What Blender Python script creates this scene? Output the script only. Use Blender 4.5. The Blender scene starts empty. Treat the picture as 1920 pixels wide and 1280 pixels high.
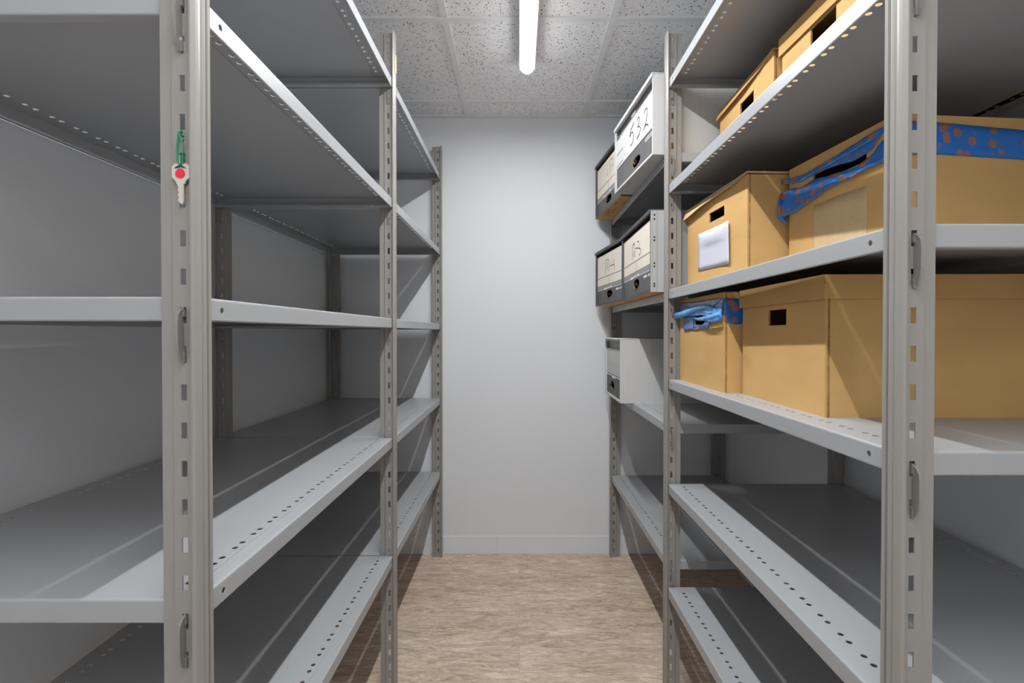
import bpy, bmesh, math, random
from mathutils import Vector, Matrix

random.seed(7)
scene = bpy.context.scene
COL = scene.collection

# ------------------------------------------------------------------ camera, world, exposure
CAM_Z = 1.171
F_PX = 916.0
PITCH = math.atan(9.0 / F_PX)
cam_data = bpy.data.cameras.new('camera')
cam_data.sensor_width = 36.0
cam_data.lens = 36.0 * F_PX / 1920.0
cam_data.shift_x = -13.0 / 1920.0
cam_data.shift_y = -8.0 / 1920.0
cam_data.clip_start = 0.02
cam = bpy.data.objects.new('camera', cam_data)
cam.location = (0, 0, CAM_Z)
cam.rotation_euler = (math.radians(90) - PITCH, 0, 0)
COL.objects.link(cam)
scene.camera = cam

world = bpy.data.worlds.new('world')
scene.world = world
world.use_nodes = True
world.node_tree.nodes['Background'].inputs['Color'].default_value = (0.9, 0.95, 1, 1)
world.node_tree.nodes['Background'].inputs['Strength'].default_value = 0.0
scene.view_settings.view_transform = 'Standard'
scene.view_settings.look = 'None'
scene.view_settings.gamma = 1.0
scene.view_settings.use_curve_mapping = False
scene.view_settings.exposure = 0.0
LAMP_STRENGTH = 300.0     # bright core of the tube
LAMP_EDGE = 13.0
try:
    scene.cycles.max_bounces = 16
    scene.cycles.diffuse_bounces = 10
    scene.cycles.use_denoising = True
except Exception:
    pass

# ------------------------------------------------------------------ main dimensions (metres)
XL, XR = -0.401, 0.475            # aisle planes of the left and right shelving
BACK_L, BACK_R = -0.978, 1.052    # planes of the rear posts
WEB_Y = (0.612, 1.578, 2.536)     # slotted webs of the three post rows
WALL_L, WALL_R, WALL_B, WALL_F = -1.0, 1.075, 2.575, -1.75
CEIL = 2.298
POST_H = 2.135

# ------------------------------------------------------------------ materials
def mat(name, col, rough=0.6, spec=0.4, metal=0.0, var=0.0, vscale=8.0, vstretch=(1, 1, 1), bump=0.0, bscale=200.0, bstretch=(1, 1, 1)):
    m = bpy.data.materials.new(name)
    m.use_nodes = True
    nt = m.node_tree
    b = nt.nodes['Principled BSDF']
    b.inputs['Base Color'].default_value = (*col, 1)
    b.inputs['Roughness'].default_value = rough
    b.inputs['Metallic'].default_value = metal
    b.inputs['Specular IOR Level'].default_value = spec
    tc = nt.nodes.new('ShaderNodeTexCoord')
    def noise(scale, stretch, detail):
        mp = nt.nodes.new('ShaderNodeMapping')
        mp.inputs['Scale'].default_value = stretch
        nt.links.new(tc.outputs['Object'], mp.inputs['Vector'])
        n = nt.nodes.new('ShaderNodeTexNoise')
        n.inputs['Scale'].default_value = scale
        n.inputs['Detail'].default_value = detail
        nt.links.new(mp.outputs['Vector'], n.inputs['Vector'])
        return n
    if var > 0:
        n = noise(vscale, vstretch, 5)
        r = nt.nodes.new('ShaderNodeValToRGB')
        r.color_ramp.elements[0].position = 0.3
        r.color_ramp.elements[1].position = 0.7
        r.color_ramp.elements[0].color = (*[c * (1 - var) for c in col], 1)
        r.color_ramp.elements[1].color = (*[min(1, c * (1 + var)) for c in col], 1)
        nt.links.new(n.outputs['Fac'], r.inputs['Fac'])
        nt.links.new(r.outputs['Color'], b.inputs['Base Color'])
    if bump > 0:
        n = noise(bscale, bstretch, 3)
        bp = nt.nodes.new('ShaderNodeBump')
        bp.inputs['Strength'].default_value = bump
        bp.inputs['Distance'].default_value = 0.002
        nt.links.new(n.outputs['Fac'], bp.inputs['Height'])
        nt.links.new(bp.outputs['Normal'], b.inputs['Normal'])
    return m

M = {}
M['wall'] = mat('wall_paint', (0.695, 0.712, 0.735), 0.75, 0.25, bump=0.12, bscale=140, var=0.012, vscale=3)
M['base'] = mat('baseboard_vinyl', (0.70, 0.725, 0.76), 0.5, 0.35, var=0.02, vscale=5)
M['shelf'] = mat('shelf_paint', (0.345, 0.353, 0.363), 0.34, 0.45, var=0.02, vscale=6, bump=0.03, bscale=350)
M['post'] = mat('post_paint', (0.285, 0.272, 0.251), 0.36, 0.5, var=0.035, vscale=4, vstretch=(1, 1, 0.3), bump=0.03, bscale=250)
M['clip'] = mat('clip_steel', (0.28, 0.27, 0.25), 0.35, 0.5, metal=0.3, var=0.05, vscale=40)
M['kraft'] = mat('kraft_board', (0.61, 0.375, 0.148), 0.8, 0.15, var=0.07, vscale=5, vstretch=(1, 1, 2.5), bump=0.10, bscale=160, bstretch=(1, 1, 0.15))
M['kraft2'] = mat('kraft_lid', (0.57, 0.345, 0.132), 0.8, 0.15, var=0.08, vscale=6, bump=0.10, bscale=160)
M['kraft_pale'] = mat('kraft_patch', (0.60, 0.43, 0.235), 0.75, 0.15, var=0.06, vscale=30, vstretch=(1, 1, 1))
M['cardedge'] = mat('torn_board', (0.42, 0.25, 0.11), 0.9, 0.1, var=0.25, vscale=60)
M['inside_shade'] = mat('box_inside_shade', (0.10, 0.065, 0.04), 0.9, 0.1, var=0.2, vscale=20)  # dark tone stands in for the shade within closed boxes
M['whiteboard'] = mat('white_board', (0.55, 0.55, 0.545), 0.6, 0.25, var=0.025, vscale=20, vstretch=(4, 4, .3))
M['greyboard'] = mat('grey_board', (0.115, 0.112, 0.115), 0.6, 0.25, var=0.10, vscale=14)
M['darkboard'] = mat('dark_board', (0.085, 0.083, 0.086), 0.6, 0.25, var=0.12, vscale=20)
M['midgrey'] = mat('mid_grey_print', (0.30, 0.29, 0.28), 0.6, 0.2, var=0.05, vscale=20)
M['cream'] = mat('cream_print', (0.78, 0.71, 0.61), 0.7, 0.2, var=0.04, vscale=12)
M['palegrey'] = mat('pale_grey_print', (0.42, 0.42, 0.415), 0.6, 0.3, var=0.03, vscale=12)
M['ink'] = mat('marker_ink', (0.02, 0.02, 0.022), 0.6, 0.2, var=0.1, vscale=50)
M['print'] = mat('white_print', (0.75, 0.74, 0.72), 0.6, 0.2, var=0.03, vscale=50)
M['paper'] = mat('white_paper', (0.58, 0.59, 0.65), 0.7, 0.2, var=0.02, vscale=20, bump=0.1, bscale=60)
M['key'] = mat('key_nickel', (0.66, 0.60, 0.53), 0.38, 0.5, metal=0.35, var=0.06, vscale=80)
M['red'] = mat('red_sticker', (0.80, 0.02, 0.06), 0.45, 0.4, var=0.12, vscale=300)
M['green'] = mat('green_cord', (0.006, 0.24, 0.11), 0.4, 0.4, var=0.15, vscale=100)
M['dark_green'] = mat('dark_green_knot', (0.008, 0.09, 0.05), 0.5, 0.3, var=0.15, vscale=100)
M['steel'] = mat('steel_ring', (0.55, 0.52, 0.48), 0.3, 0.5, metal=0.8, var=0.05, vscale=50)
M['housing'] = mat('lamp_housing', (0.75, 0.76, 0.77), 0.45, 0.4, var=0.01, vscale=5)
M['grid'] = mat('ceiling_grid', (0.74, 0.745, 0.75), 0.55, 0.35, var=0.015, vscale=5)
M['yellow'] = mat('yellow_tape_residue', (0.75, 0.55, 0.28), 0.7, 0.2, var=0.2, vscale=60)


def blue_tape():
    m = bpy.data.materials.new('blue_tape')
    m.use_nodes = True
    nt = m.node_tree
    b = nt.nodes['Principled BSDF']
    b.inputs['Roughness'].default_value = 0.32
    tc = nt.nodes.new('ShaderNodeTexCoord')
    v = nt.nodes.new('ShaderNodeTexVoronoi')
    v.inputs['Scale'].default_value = 46
    v.inputs['Randomness'].default_value = 0.9
    n = nt.nodes.new('ShaderNodeTexNoise')
    n.inputs['Scale'].default_value = 160
    n.inputs['Detail'].default_value = 4
    add = nt.nodes.new('ShaderNodeMath'); add.operation = 'ADD'
    mul = nt.nodes.new('ShaderNodeMath'); mul.operation = 'MULTIPLY'; mul.inputs[1].default_value = 0.35
    nt.links.new(tc.outputs['Object'], v.inputs['Vector'])
    nt.links.new(tc.outputs['Object'], n.inputs['Vector'])
    nt.links.new(n.outputs['Fac'], mul.inputs[0])
    nt.links.new(v.outputs['Distance'], add.inputs[0])
    nt.links.new(mul.outputs[0], add.inputs[1])
    r = nt.nodes.new('ShaderNodeValToRGB')
    e = r.color_ramp.elements
    e[0].position = 0.50; e[0].color = (0.34, 0.15, 0.10, 1)
    e[1].position = 0.62; e[1].color = (0.022, 0.17, 0.56, 1)
    nt.links.new(add.outputs[0], r.inputs['Fac'])
    nt.links.new(r.outputs['Color'], b.inputs['Base Color'])
    return m
M['tape'] = blue_tape()
M['tape_pale'] = mat('blue_tape_pale', (0.10, 0.34, 0.78), 0.28, 0.5, var=0.4, vscale=40)
M['tape_film'] = mat('blue_tape_film', (0.24, 0.25, 0.34), 0.3, 0.5, var=0.3, vscale=35, vstretch=(1, 1, 2))


def ceiling_tile():
    m = bpy.data.materials.new('ceiling_tile')
    m.use_nodes = True
    nt = m.node_tree
    b = nt.nodes['Principled BSDF']
    b.inputs['Roughness'].default_value = 0.9
    b.inputs['Specular IOR Level'].default_value = 0.1
    tc = nt.nodes.new('ShaderNodeTexCoord')
    v = nt.nodes.new('ShaderNodeTexVoronoi')
    v.inputs['Scale'].default_value = 125
    n = nt.nodes.new('ShaderNodeTexNoise')
    n.inputs['Scale'].default_value = 70
    n.inputs['Detail'].default_value = 3
    nt.links.new(tc.outputs['Object'], v.inputs['Vector'])
    nt.links.new(tc.outputs['Object'], n.inputs['Vector'])
    # pits: close to a cell centre AND that cell picked at random
    pick = nt.nodes.new('ShaderNodeSeparateColor')
    nt.links.new(v.outputs['Color'], pick.inputs['Color'])
    rad = nt.nodes.new('ShaderNodeMapRange')
    rad.inputs['From Min'].default_value = 0.35; rad.inputs['From Max'].default_value = 1.0
    rad.inputs['To Min'].default_value = 0.0; rad.inputs['To Max'].default_value = 0.40
    nt.links.new(pick.outputs['Red'], rad.inputs['Value'])
    lt = nt.nodes.new('ShaderNodeMath'); lt.operation = 'LESS_THAN'
    nt.links.new(v.outputs['Distance'], lt.inputs[0])
    nt.links.new(rad.outputs['Result'], lt.inputs[1])
    r = nt.nodes.new('ShaderNodeValToRGB')
    r.color_ramp.elements[0].position = 0.35; r.color_ramp.elements[0].color = (0.77, 0.77, 0.775, 1)
    r.color_ramp.elements[1].position = 0.6; r.color_ramp.elements[1].color = (0.85, 0.85, 0.855, 1)
    nt.links.new(n.outputs['Fac'], r.inputs['Fac'])
    mx = nt.nodes.new('ShaderNodeMixRGB')
    mx.inputs['Color2'].default_value = (0.16, 0.16, 0.165, 1)
    nt.links.new(lt.outputs[0], mx.inputs['Fac'])
    nt.links.new(r.outputs['Color'], mx.inputs['Color1'])
    nt.links.new(mx.outputs['Color'], b.inputs['Base Color'])
    bp = nt.nodes.new('ShaderNodeBump'); bp.inputs['Strength'].default_value = 0.25; bp.inputs['Distance'].default_value = 0.002
    nt.links.new(n.outputs['Fac'], bp.inputs['Height'])
    nt.links.new(bp.outputs['Normal'], b.inputs['Normal'])
    return m
M['tile'] = ceiling_tile()


def floor_mat():
    m = bpy.data.materials.new('vinyl_plank_floor')
    m.use_nodes = True
    nt = m.node_tree
    L = nt.links.new
    b = nt.nodes['Principled BSDF']
    b.inputs['Roughness'].default_value = 0.55
    b.inputs['Specular IOR Level'].default_value = 0.3
    tc = nt.nodes.new('ShaderNodeTexCoord')
    br = nt.nodes.new('ShaderNodeTexBrick')
    br.inputs['Color1'].default_value = (0, 0, 0, 1)
    br.inputs['Color2'].default_value = (1, 1, 1, 1)
    br.inputs['Mortar'].default_value = (0.5, 0.5, 0.5, 1)
    br.inputs['Scale'].default_value = 1.0
    br.inputs['Brick Width'].default_value = 0.92
    br.inputs['Row Height'].default_value = 0.152
    br.inputs['Mortar Size'].default_value = 0.0006
    br.offset = 0.37
    L(tc.outputs['Object'], br.inputs['Vector'])
    # offset of the grain per plank
    cmb = nt.nodes.new('ShaderNodeCombineXYZ')
    sc = nt.nodes.new('ShaderNodeMath'); sc.operation = 'MULTIPLY'; sc.inputs[1].default_value = 9.0
    L(br.outputs['Color'], sc.inputs[0])
    L(sc.outputs[0], cmb.inputs['X']); L(sc.outputs[0], cmb.inputs['Y'])
    va = nt.nodes.new('ShaderNodeVectorMath'); va.operation = 'ADD'
    L(tc.outputs['Object'], va.inputs[0]); L(cmb.outputs[0], va.inputs[1])
    def nz(scale, st, detail, rough=0.6, dist=0.0):
        mp = nt.nodes.new('ShaderNodeMapping'); mp.inputs['Scale'].default_value = st
        L(va.outputs[0], mp.inputs['Vector'])
        n = nt.nodes.new('ShaderNodeTexNoise')
        n.inputs['Scale'].default_value = scale; n.inputs['Detail'].default_value = detail
        n.inputs['Roughness'].default_value = rough; n.inputs['Distortion'].default_value = dist
        L(mp.outputs[0], n.inputs['Vector'])
        return n
    big = nz(3.2, (0.6, 3.0, 1), 8, 0.66, 0.5)
    fine = nz(9.0, (0.85, 4.0, 1), 12, 0.80, 1.6)
    vein = nz(11.0, (0.75, 3.4, 1), 10, 0.78, 2.2)
    r1 = nt.nodes.new('ShaderNodeValToRGB')
    e = r1.color_ramp.elements
    e[0].position = 0.37; e[0].color = (0.22, 0.145, 0.10, 1)
    e[1].position = 0.61; e[1].color = (0.92, 0.77, 0.62, 1)
    k = e.new(0.5); k.color = (0.60, 0.465, 0.36, 1)
    L(fine.outputs['Fac'], r1.inputs['Fac'])
    r2 = nt.nodes.new('ShaderNodeValToRGB')
    e = r2.color_ramp.elements
    e[0].position = 0.36; e[0].color = (0.50, 0.365, 0.265, 1)
    e[1].position = 0.62; e[1].color = (0.76, 0.635, 0.52, 1)
    L(big.outputs['Fac'], r2.inputs['Fac'])
    mx = nt.nodes.new('ShaderNodeMixRGB'); mx.inputs['Fac'].default_value = 0.42
    L(r1.outputs['Color'], mx.inputs['Color1']); L(r2.outputs['Color'], mx.inputs['Color2'])
    # thin dark veins
    d = nt.nodes.new('ShaderNodeMath'); d.operation = 'SUBTRACT'; d.inputs[1].default_value = 0.5
    L(vein.outputs['Fac'], d.inputs[0])
    a = nt.nodes.new('ShaderNodeMath'); a.operation = 'ABSOLUTE'; L(d.outputs[0], a.inputs[0])
    r3 = nt.nodes.new('ShaderNodeValToRGB')
    e = r3.color_ramp.elements
    e[0].position = 0.0; e[0].color = (0.50, 0.48, 0.48, 1)
    e[1].position = 0.022; e[1].color = (1, 1, 1, 1)
    L(a.outputs[0], r3.inputs['Fac'])
    mu = nt.nodes.new('ShaderNodeMixRGB'); mu.blend_type = 'MULTIPLY'; mu.inputs['Fac'].default_value = 0.75
    L(mx.outputs['Color'], mu.inputs['Color1']); L(r3.outputs['Color'], mu.inputs['Color2'])
    seam = nt.nodes.new('ShaderNodeMixRGB'); seam.blend_type = 'MULTIPLY'
    seam.inputs['Color2'].default_value = (0.72, 0.70, 0.68, 1)
    L(br.outputs['Fac'], seam.inputs['Fac']); L(mu.outputs['Color'], seam.inputs['Color1'])
    L(seam.outputs['Color'], b.inputs['Base Color'])
    return m
M['floor'] = floor_mat()


def emission_mat(name, strength):
    m = bpy.data.materials.new(name)
    m.use_nodes = True
    nt = m.node_tree
    nt.nodes.clear()
    out = nt.nodes.new('ShaderNodeOutputMaterial')
    em = nt.nodes.new('ShaderNodeEmission')
    em.inputs['Color'].default_value = (0.965, 0.985, 1.0, 1)
    em.inputs['Strength'].default_value = strength
    nt.links.new(em.outputs[0], out.inputs['Surface'])
    return m
# the tube glows strongest along a narrow core, weaker towards the edges of the lens
M['lamp'] = emission_mat('lamp_edge', LAMP_EDGE)
M['lamp_core'] = emission_mat('lamp_core', LAMP_STRENGTH)

# ------------------------------------------------------------------ helpers
def make(name, bm, mats, parent=None, loc=(0, 0, 0), smooth=False, solid=0.0, kind=None, label=None):
    me = bpy.data.meshes.new(name)
    if smooth:
        for f in bm.faces:
            f.smooth = True
    bm.normal_update()
    bm.to_mesh(me)
    bm.free()
    for m in (mats if isinstance(mats, (list, tuple)) else [mats]):
        me.materials.append(M[m])
    return link(name, me, parent, loc, solid, kind, label)

def link(name, me, parent=None, loc=(0, 0, 0), solid=0.0, kind=None, label=None):
    o = bpy.data.objects.new(name, me)
    COL.objects.link(o)
    o.location = loc
    if parent:
        o.parent = parent
    if solid:
        s = o.modifiers.new('sheet', 'SOLIDIFY')
        s.thickness = solid
        s.offset = -1
    if kind:
        o['kind'] = kind
    if label:
        o['label'] = label
    return o

def thing(name, label, cat, loc=(0, 0, 0), yaw=0.0, group=None):
    o = bpy.data.objects.new(name, None)
    o.empty_display_size = 0.05
    COL.objects.link(o)
    o.location = loc
    o.rotation_euler = (0, 0, yaw)
    o['label'] = label
    o['category'] = cat
    if group:
        o['group'] = group
    return o

def face(bm, pts, mi=0):
    f = bm.faces.new([bm.verts.new(p) for p in pts])
    f.material_index = mi
    return f

def box(bm, x0, x1, y0, y1, z0, z1, mi=0, bevel=0.0):
    v = [bm.verts.new((x, y, z)) for z in (z0, z1) for y in (y0, y1) for x in (x0, x1)]
    fs = []
    for q in ((0, 2, 3, 1), (4, 5, 7, 6), (0, 1, 5, 4), (2, 6, 7, 3), (0, 4, 6, 2), (1, 3, 7, 5)):
        f = bm.faces.new([v[i] for i in q]); f.material_index = mi; fs.append(f)
    if bevel:
        es = list({e for f in fs for e in f.edges})
        bmesh.ops.bevel(bm, geom=es, offset=bevel, segments=2, profile=0.5, affect='EDGES')

def prism(bm, pts, z0, z1, mi=0, ax='z'):
    """closed polygon pts (a,b) extruded along z"""
    lo = [bm.verts.new((p[0], p[1], z0)) for p in pts]
    hi = [bm.verts.new((p[0], p[1], z1)) for p in pts]
    n = len(pts)
    for i in range(n):
        f = bm.faces.new((lo[i], lo[(i + 1) % n], hi[(i + 1) % n], hi[i])); f.material_index = mi
    f = bm.faces.new(hi); f.material_index = mi
    f = bm.faces.new(lo[::-1]); f.material_index = mi

def ray_rect(cu, cv, a, u0, u1, v0, v1):
    c, s = math.cos(a), math.sin(a)
    t = 1e9
    if c > 1e-9: t = min(t, (u1 - cu) / c)
    if c < -1e-9: t = min(t, (u0 - cu) / c)
    if s > 1e-9: t = min(t, (v1 - cv) / s)
    if s < -1e-9: t = min(t, (v0 - cv) / s)
    return cu + t * c, cv + t * s

def holed(bm, P, u0, u1, v0, v1, holes, N=None, t=0.0, mi=0, rim_mi=None):
    """rectangle u0..u1 x v0..v1 mapped by P(u,v); holes = (cu, cv, ru, rv, 'o' or 'r') in order of u.
    With t a back sheet and hole rims are added at -N*t"""
    rim_mi = mi if rim_mi is None else rim_mi
    holes = sorted(holes)
    cuts = [u0] + [(holes[i][0] + holes[i + 1][0]) / 2 for i in range(len(holes) - 1)] + [u1]
    if not holes:
        face(bm, [P(u0, v0), P(u1, v0), P(u1, v1), P(u0, v1)], mi)
        if t:
            face(bm, [P(u, v) - N * t for u, v in ((u0, v1), (u1, v1), (u1, v0), (u0, v0))], mi)
        return
    for i, (cu, cv, ru, rv, sh) in enumerate(holes):
        a0, a1 = cuts[i], cuts[i + 1]
        ang = [math.atan2(v - cv, u - cu) for u in (a0, a1) for v in (v0, v1)]
        if sh == 'o':
            ang += [k * math.tau / 12 + 0.13 for k in range(12)]
        else:
            ang += [math.atan2(sv * rv, su * ru) for su in (-1, 1) for sv in (-1, 1)]
        ang = sorted({round(a % math.tau, 6) for a in ang})
        outer = [ray_rect(cu, cv, a, a0, a1, v0, v1) for a in ang]
        if sh == 'o':
            inner = [(cu + ru * math.cos(a), cv + rv * math.sin(a)) for a in ang]
        else:
            inner = [ray_rect(cu, cv, a, cu - ru, cu + ru, cv - rv, cv + rv) for a in ang]
        n = len(ang)
        ov = [bm.verts.new(P(*p)) for p in outer]
        iv = [bm.verts.new(P(*p)) for p in inner]
        for k in range(n):
            j = (k + 1) % n
            f = bm.faces.new((ov[k], ov[j], iv[j], iv[k])); f.material_index = mi
        if t:
            ob = [bm.verts.new(P(*p) - N * t) for p in outer]
            ib = [bm.verts.new(P(*p) - N * t) for p in inner]
            for k in range(n):
                j = (k + 1) % n
                f = bm.faces.new((ob[j], ob[k], ib[k], ib[j])); f.material_index = mi
                f = bm.faces.new((iv[k], iv[j], ib[j], ib[k])); f.material_index = rim_mi

def tube(bm, pts, r, n=8, mi=0, flat=1.0):
    pts = [Vector(p) for p in pts]
    rings = []
    for i, p in enumerate(pts):
        d = (pts[min(i + 1, len(pts) - 1)] - pts[max(i - 1, 0)]).normalized()
        up = Vector((1, 0, 0)) if abs(d.x) < 0.9 else Vector((0, 0, 1))
        a = d.cross(up).normalized()
        b = d.cross(a).normalized()
        rr = r[i] if isinstance(r, (list, tuple)) else r
        rings.append([bm.verts.new(p + a * math.cos(k * math.tau / n) * rr + b * math.sin(k * math.tau / n) * rr * flat) for k in range(n)])
    for i in range(len(rings) - 1):
        for k in range(n):
            f = bm.faces.new((rings[i][k], rings[i][(k + 1) % n], rings[i + 1][(k + 1) % n], rings[i + 1][k]))
            f.material_index = mi; f.smooth = True
    for rg in (rings[0][::-1], rings[-1]):
        f = bm.faces.new(rg); f.material_index = mi

# ------------------------------------------------------------------ the room
def slab(name, x0, x1, y0, y1, z0, z1, m):
    bm = bmesh.new(); box(bm, x0, x1, y0, y1, z0, z1)
    return make(name, bm, m, kind='structure')

T = 0.08
slab('floor', WALL_L - T, WALL_R + T, WALL_F - T, WALL_B + T, -0.08, 0.0, 'floor')
slab('wall_back', WALL_L - T, WALL_R + T, WALL_B, WALL_B + T, 0, CEIL + 0.1, 'wall')
slab('wall_front', WALL_L - T, WALL_R + T, WALL_F - T, WALL_F, 0, CEIL + 0.1, 'wall')
slab('wall_left', WALL_L - T, WALL_L, WALL_F, WALL_B, 0, CEIL + 0.1, 'wall')
slab('wall_right', WALL_R, WALL_R + T, WALL_F, WALL_B, 0, CEIL + 0.1, 'wall')
slab('ceiling', WALL_L, WALL_R, WALL_F, WALL_B, CEIL + 0.006, CEIL + 0.05, 'tile')

bm = bmesh.new()
def tbar_x(y):
    box(bm, WALL_L, WALL_R, y - 0.012, y + 0.012, CEIL - 0.001, CEIL + 0.0058)
def tbar_y(x):
    box(bm, x - 0.012, x + 0.012, WALL_F, WALL_B, CEIL, CEIL + 0.0058)
for y in (2.405, 1.773, 1.141, 0.509, -0.123, -0.755, -1.387):
    tbar_x(y)
for x in (-0.872, -0.267, 0.338, 0.943):
    tbar_y(x)
for (a, b_, c, d) in ((WALL_L, WALL_R, WALL_B - 0.02, WALL_B), (WALL_L, WALL_L + 0.02, WALL_F, WALL_B), (WALL_R - 0.02, WALL_R, WALL_F, WALL_B), (WALL_L, WALL_R, WALL_F, WALL_F + 0.02)):
    box(bm, a, b_, c, d, CEIL - 0.002, CEIL + 0.0057)
make('trim_1', bm, 'grid', kind='structure')

def baseboard(name, pieces):
    b_ = bmesh.new()
    for (x0, x1, y0, y1) in pieces:
        box(b_, x0, x1, y0, y1, 0.0, 0.095, bevel=0.0015)
    make(name, b_, 'base', kind='structure')
baseboard('baseboard_back', [(WALL_L, -0.1158, WALL_B - 0.004, WALL_B), (-0.115, WALL_R, WALL_B - 0.004, WALL_B)])
baseboard('baseboard_left', [(WALL_L, WALL_L + 0.004, WALL_F, WALL_B - 0.004)])
baseboard('baseboard_right', [(WALL_R - 0.004, WALL_R, WALL_F, WALL_B - 0.004)])

# ------------------------------------------------------------------ the ceiling lamp
def tube_light(LX, LY0, LY1, label):
    lamp = thing('ceiling_light', label, 'light', (LX, (LY0 + LY1) / 2, CEIL))
    hl = (LY1 - LY0) / 2
    bm = bmesh.new()
    box(bm, -0.033, 0.033, -hl - 0.004, hl + 0.006, -0.044, -0.0015, bevel=0.004)
    make('housing', bm, 'housing', lamp)
    bm = bmesh.new()
    R = 0.0275
    rows = []
    XS = [1.0, 0.94, 0.80, 0.55, 0.26, -0.26, -0.55, -0.80, -0.94, -1.0]
    NS = len(XS) - 1
    def ring_at(y, sc):
        # rounded lens hanging below the housing
        return [bm.verts.new((R * sc * c_, y, -0.044 - 0.024 * (sc ** 0.5) * (1 - c_ * c_) ** 0.4)) for c_ in XS]
    ys = []
    for k in range(7):
        a = k / 6 * math.pi / 2
        ys.append((-hl + R - R * math.cos(a), max(0.02, math.sin(a))))
    ys = ys + [(-y, s) for y, s in ys[::-1]]
    rings = [ring_at(y, s) for y, s in ys]
    for i in range(len(rings) - 1):
        for k in range(NS):
            f = bm.faces.new((rings[i][k], rings[i + 1][k], rings[i + 1][k + 1], rings[i][k + 1])); f.material_index = 1 if k == 4 else 0
    bm.faces.new(rings[0]); bm.faces.new(rings[-1][::-1])
    bmesh.ops.recalc_face_normals(bm, faces=bm.faces)
    make('diffuser', bm, ['lamp', 'lamp_core'], lamp, smooth=True, label='glowing white diffuser tube')

tube_light(0.0335, -0.41, 2.03, 'long white tube light with rounded end glowing in view under the tiled ceiling')
tube_light(0.0335, -1.50, -0.80, 'added shorter fill tube, unseen on the ceiling behind the viewer')  # unseen fill tube, added to light the near posts and box sides

# ------------------------------------------------------------------ steel shelving
PITCH_Z = 0.0482
SLOT0 = CAM_Z + 0.3106
SLOTS = [SLOT0 + k * PITCH_Z for k in range(-40, 40) if 0.03 < SLOT0 + k * PITCH_Z < POST_H - 0.02]

def post_mesh(sx):
    """T-shaped beaded post; local +x*sx is the side the head faces; head outer plane at x=0, web at y=0"""
    bm = bmesh.new()
    prof = [(-0.0045, -0.0095), (-0.0022, -0.0100), (0.0, -0.0080), (0.0012, -0.0045), (0.0016, 0.0), (0.0012, 0.004), (-0.0004, 0.0065),
            (-0.0020, 0.0075), (0.0002, 0.0095), (0.0010, 0.0125), (0.0002, 0.0155), (-0.0036, 0.0165), (-0.0038, 0.0200), (-0.0002, 0.0210),
            (0.0004, 0.0240), (-0.0010, 0.0275), (-0.0045, 0.0275)]
    prism(bm, [(sx * a, b) for a, b in (prof if sx > 0 else prof[::-1])], 0.0, POST_H)
    # web with slots
    N = Vector((0, -1, 0))
    P = lambda u, v: Vector((sx * -(0.0042 + v), 0.0, u))
    holed(bm, P, 0.0, POST_H - 0.004, 0.0, 0.0278, [(z, 0.0148, 0.0100, 0.0036, 'r') for z in SLOTS], N, 0.0018)
    pts = [(0.0318, 0.0), (0.0345, 0.0035), (0.049, 0.0035), (0.0495, 0.0045), (0.049, 0.0055), (0.0338, 0.0055), (0.0312, 0.0018)]
    pts = [(-sx * a, b) for a, b in pts]
    prism(bm, pts if sx < 0 else pts[::-1], 0.0, POST_H - 0.004)
    box(bm, min(-sx * 0.0042, -sx * 0.0316), max(-sx * 0.0042, -sx * 0.0316), 0.0001, 0.0017, POST_H - 0.0042, POST_H - 0.0038)
    bmesh.ops.recalc_face_normals(bm, faces=bm.faces)
    me = bpy.data.meshes.new('post'); bm.to_mesh(me); bm.free()
    me.materials.append(M['post'])
    return me

def clip_mesh(p, top, bot, rim):
    """D-shaped shelf clip: thin plate in the y-z plane with a turned rim, reaching towards -y"""
    h = top - bot
    prof = [(0.0, top), (p * 0.55, top - 0.06 * h), (p * 0.9, top - 0.14 * h), (p, top - 0.26 * h), (p, bot + 0.36 * h), (p * 0.9, bot + 0.22 * h), (p * 0.55, bot + 0.08 * h), (p * 0.1, bot)]
    bm = bmesh.new()
    t = 0.0008
    for s in (-1, 1):
        vs = [bm.verts.new((s * t, -a, z)) for a, z in prof] + [bm.verts.new((s * t, 0.0, bot)), ]
        bm.faces.new(vs if s > 0 else vs[::-1])
    # rim ribbon along the curve
    for i in range(len(prof) - 1):
        (a0, z0), (a1, z1) = prof[i], prof[i + 1]
        for (xa, xb, da, db) in ((-rim, rim, 0.0, 0.0008),):
            q = [(-rim, -a0, z0), (rim, -a0, z0), (rim, -a1, z1), (-rim, -a1, z1)]
            face(bm, q)
            q2 = [(-rim, -a0 + 0.0012, z0), (-rim, -a1 + 0.0012, z1), (rim, -a1 + 0.0012, z1), (rim, -a0 + 0.0012, z0)]
            face(bm, q2)
            face(bm, [q[0], q[3], q2[1], q2[0]]); face(bm, [q[1], q2[3], q2[2], q[2]])
    box(bm, -0.0028, 0.0028, -0.003, 0.003, top - 0.012, top - 0.002)
    box(bm, -0.0028, 0.0028, -0.003, 0.003, bot + 0.001, bot + 0.014)
    me = bpy.data.meshes.new('shelf_clip'); bm.to_mesh(me); bm.free()
    me.materials.append(M['clip'])
    return me

CLIP_BIG = clip_mesh(0.0125, -0.014, -0.083, 0.0013)
CLIP_SMALL = clip_mesh(0.006, -0.036, -0.084, 0.0010)

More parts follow.
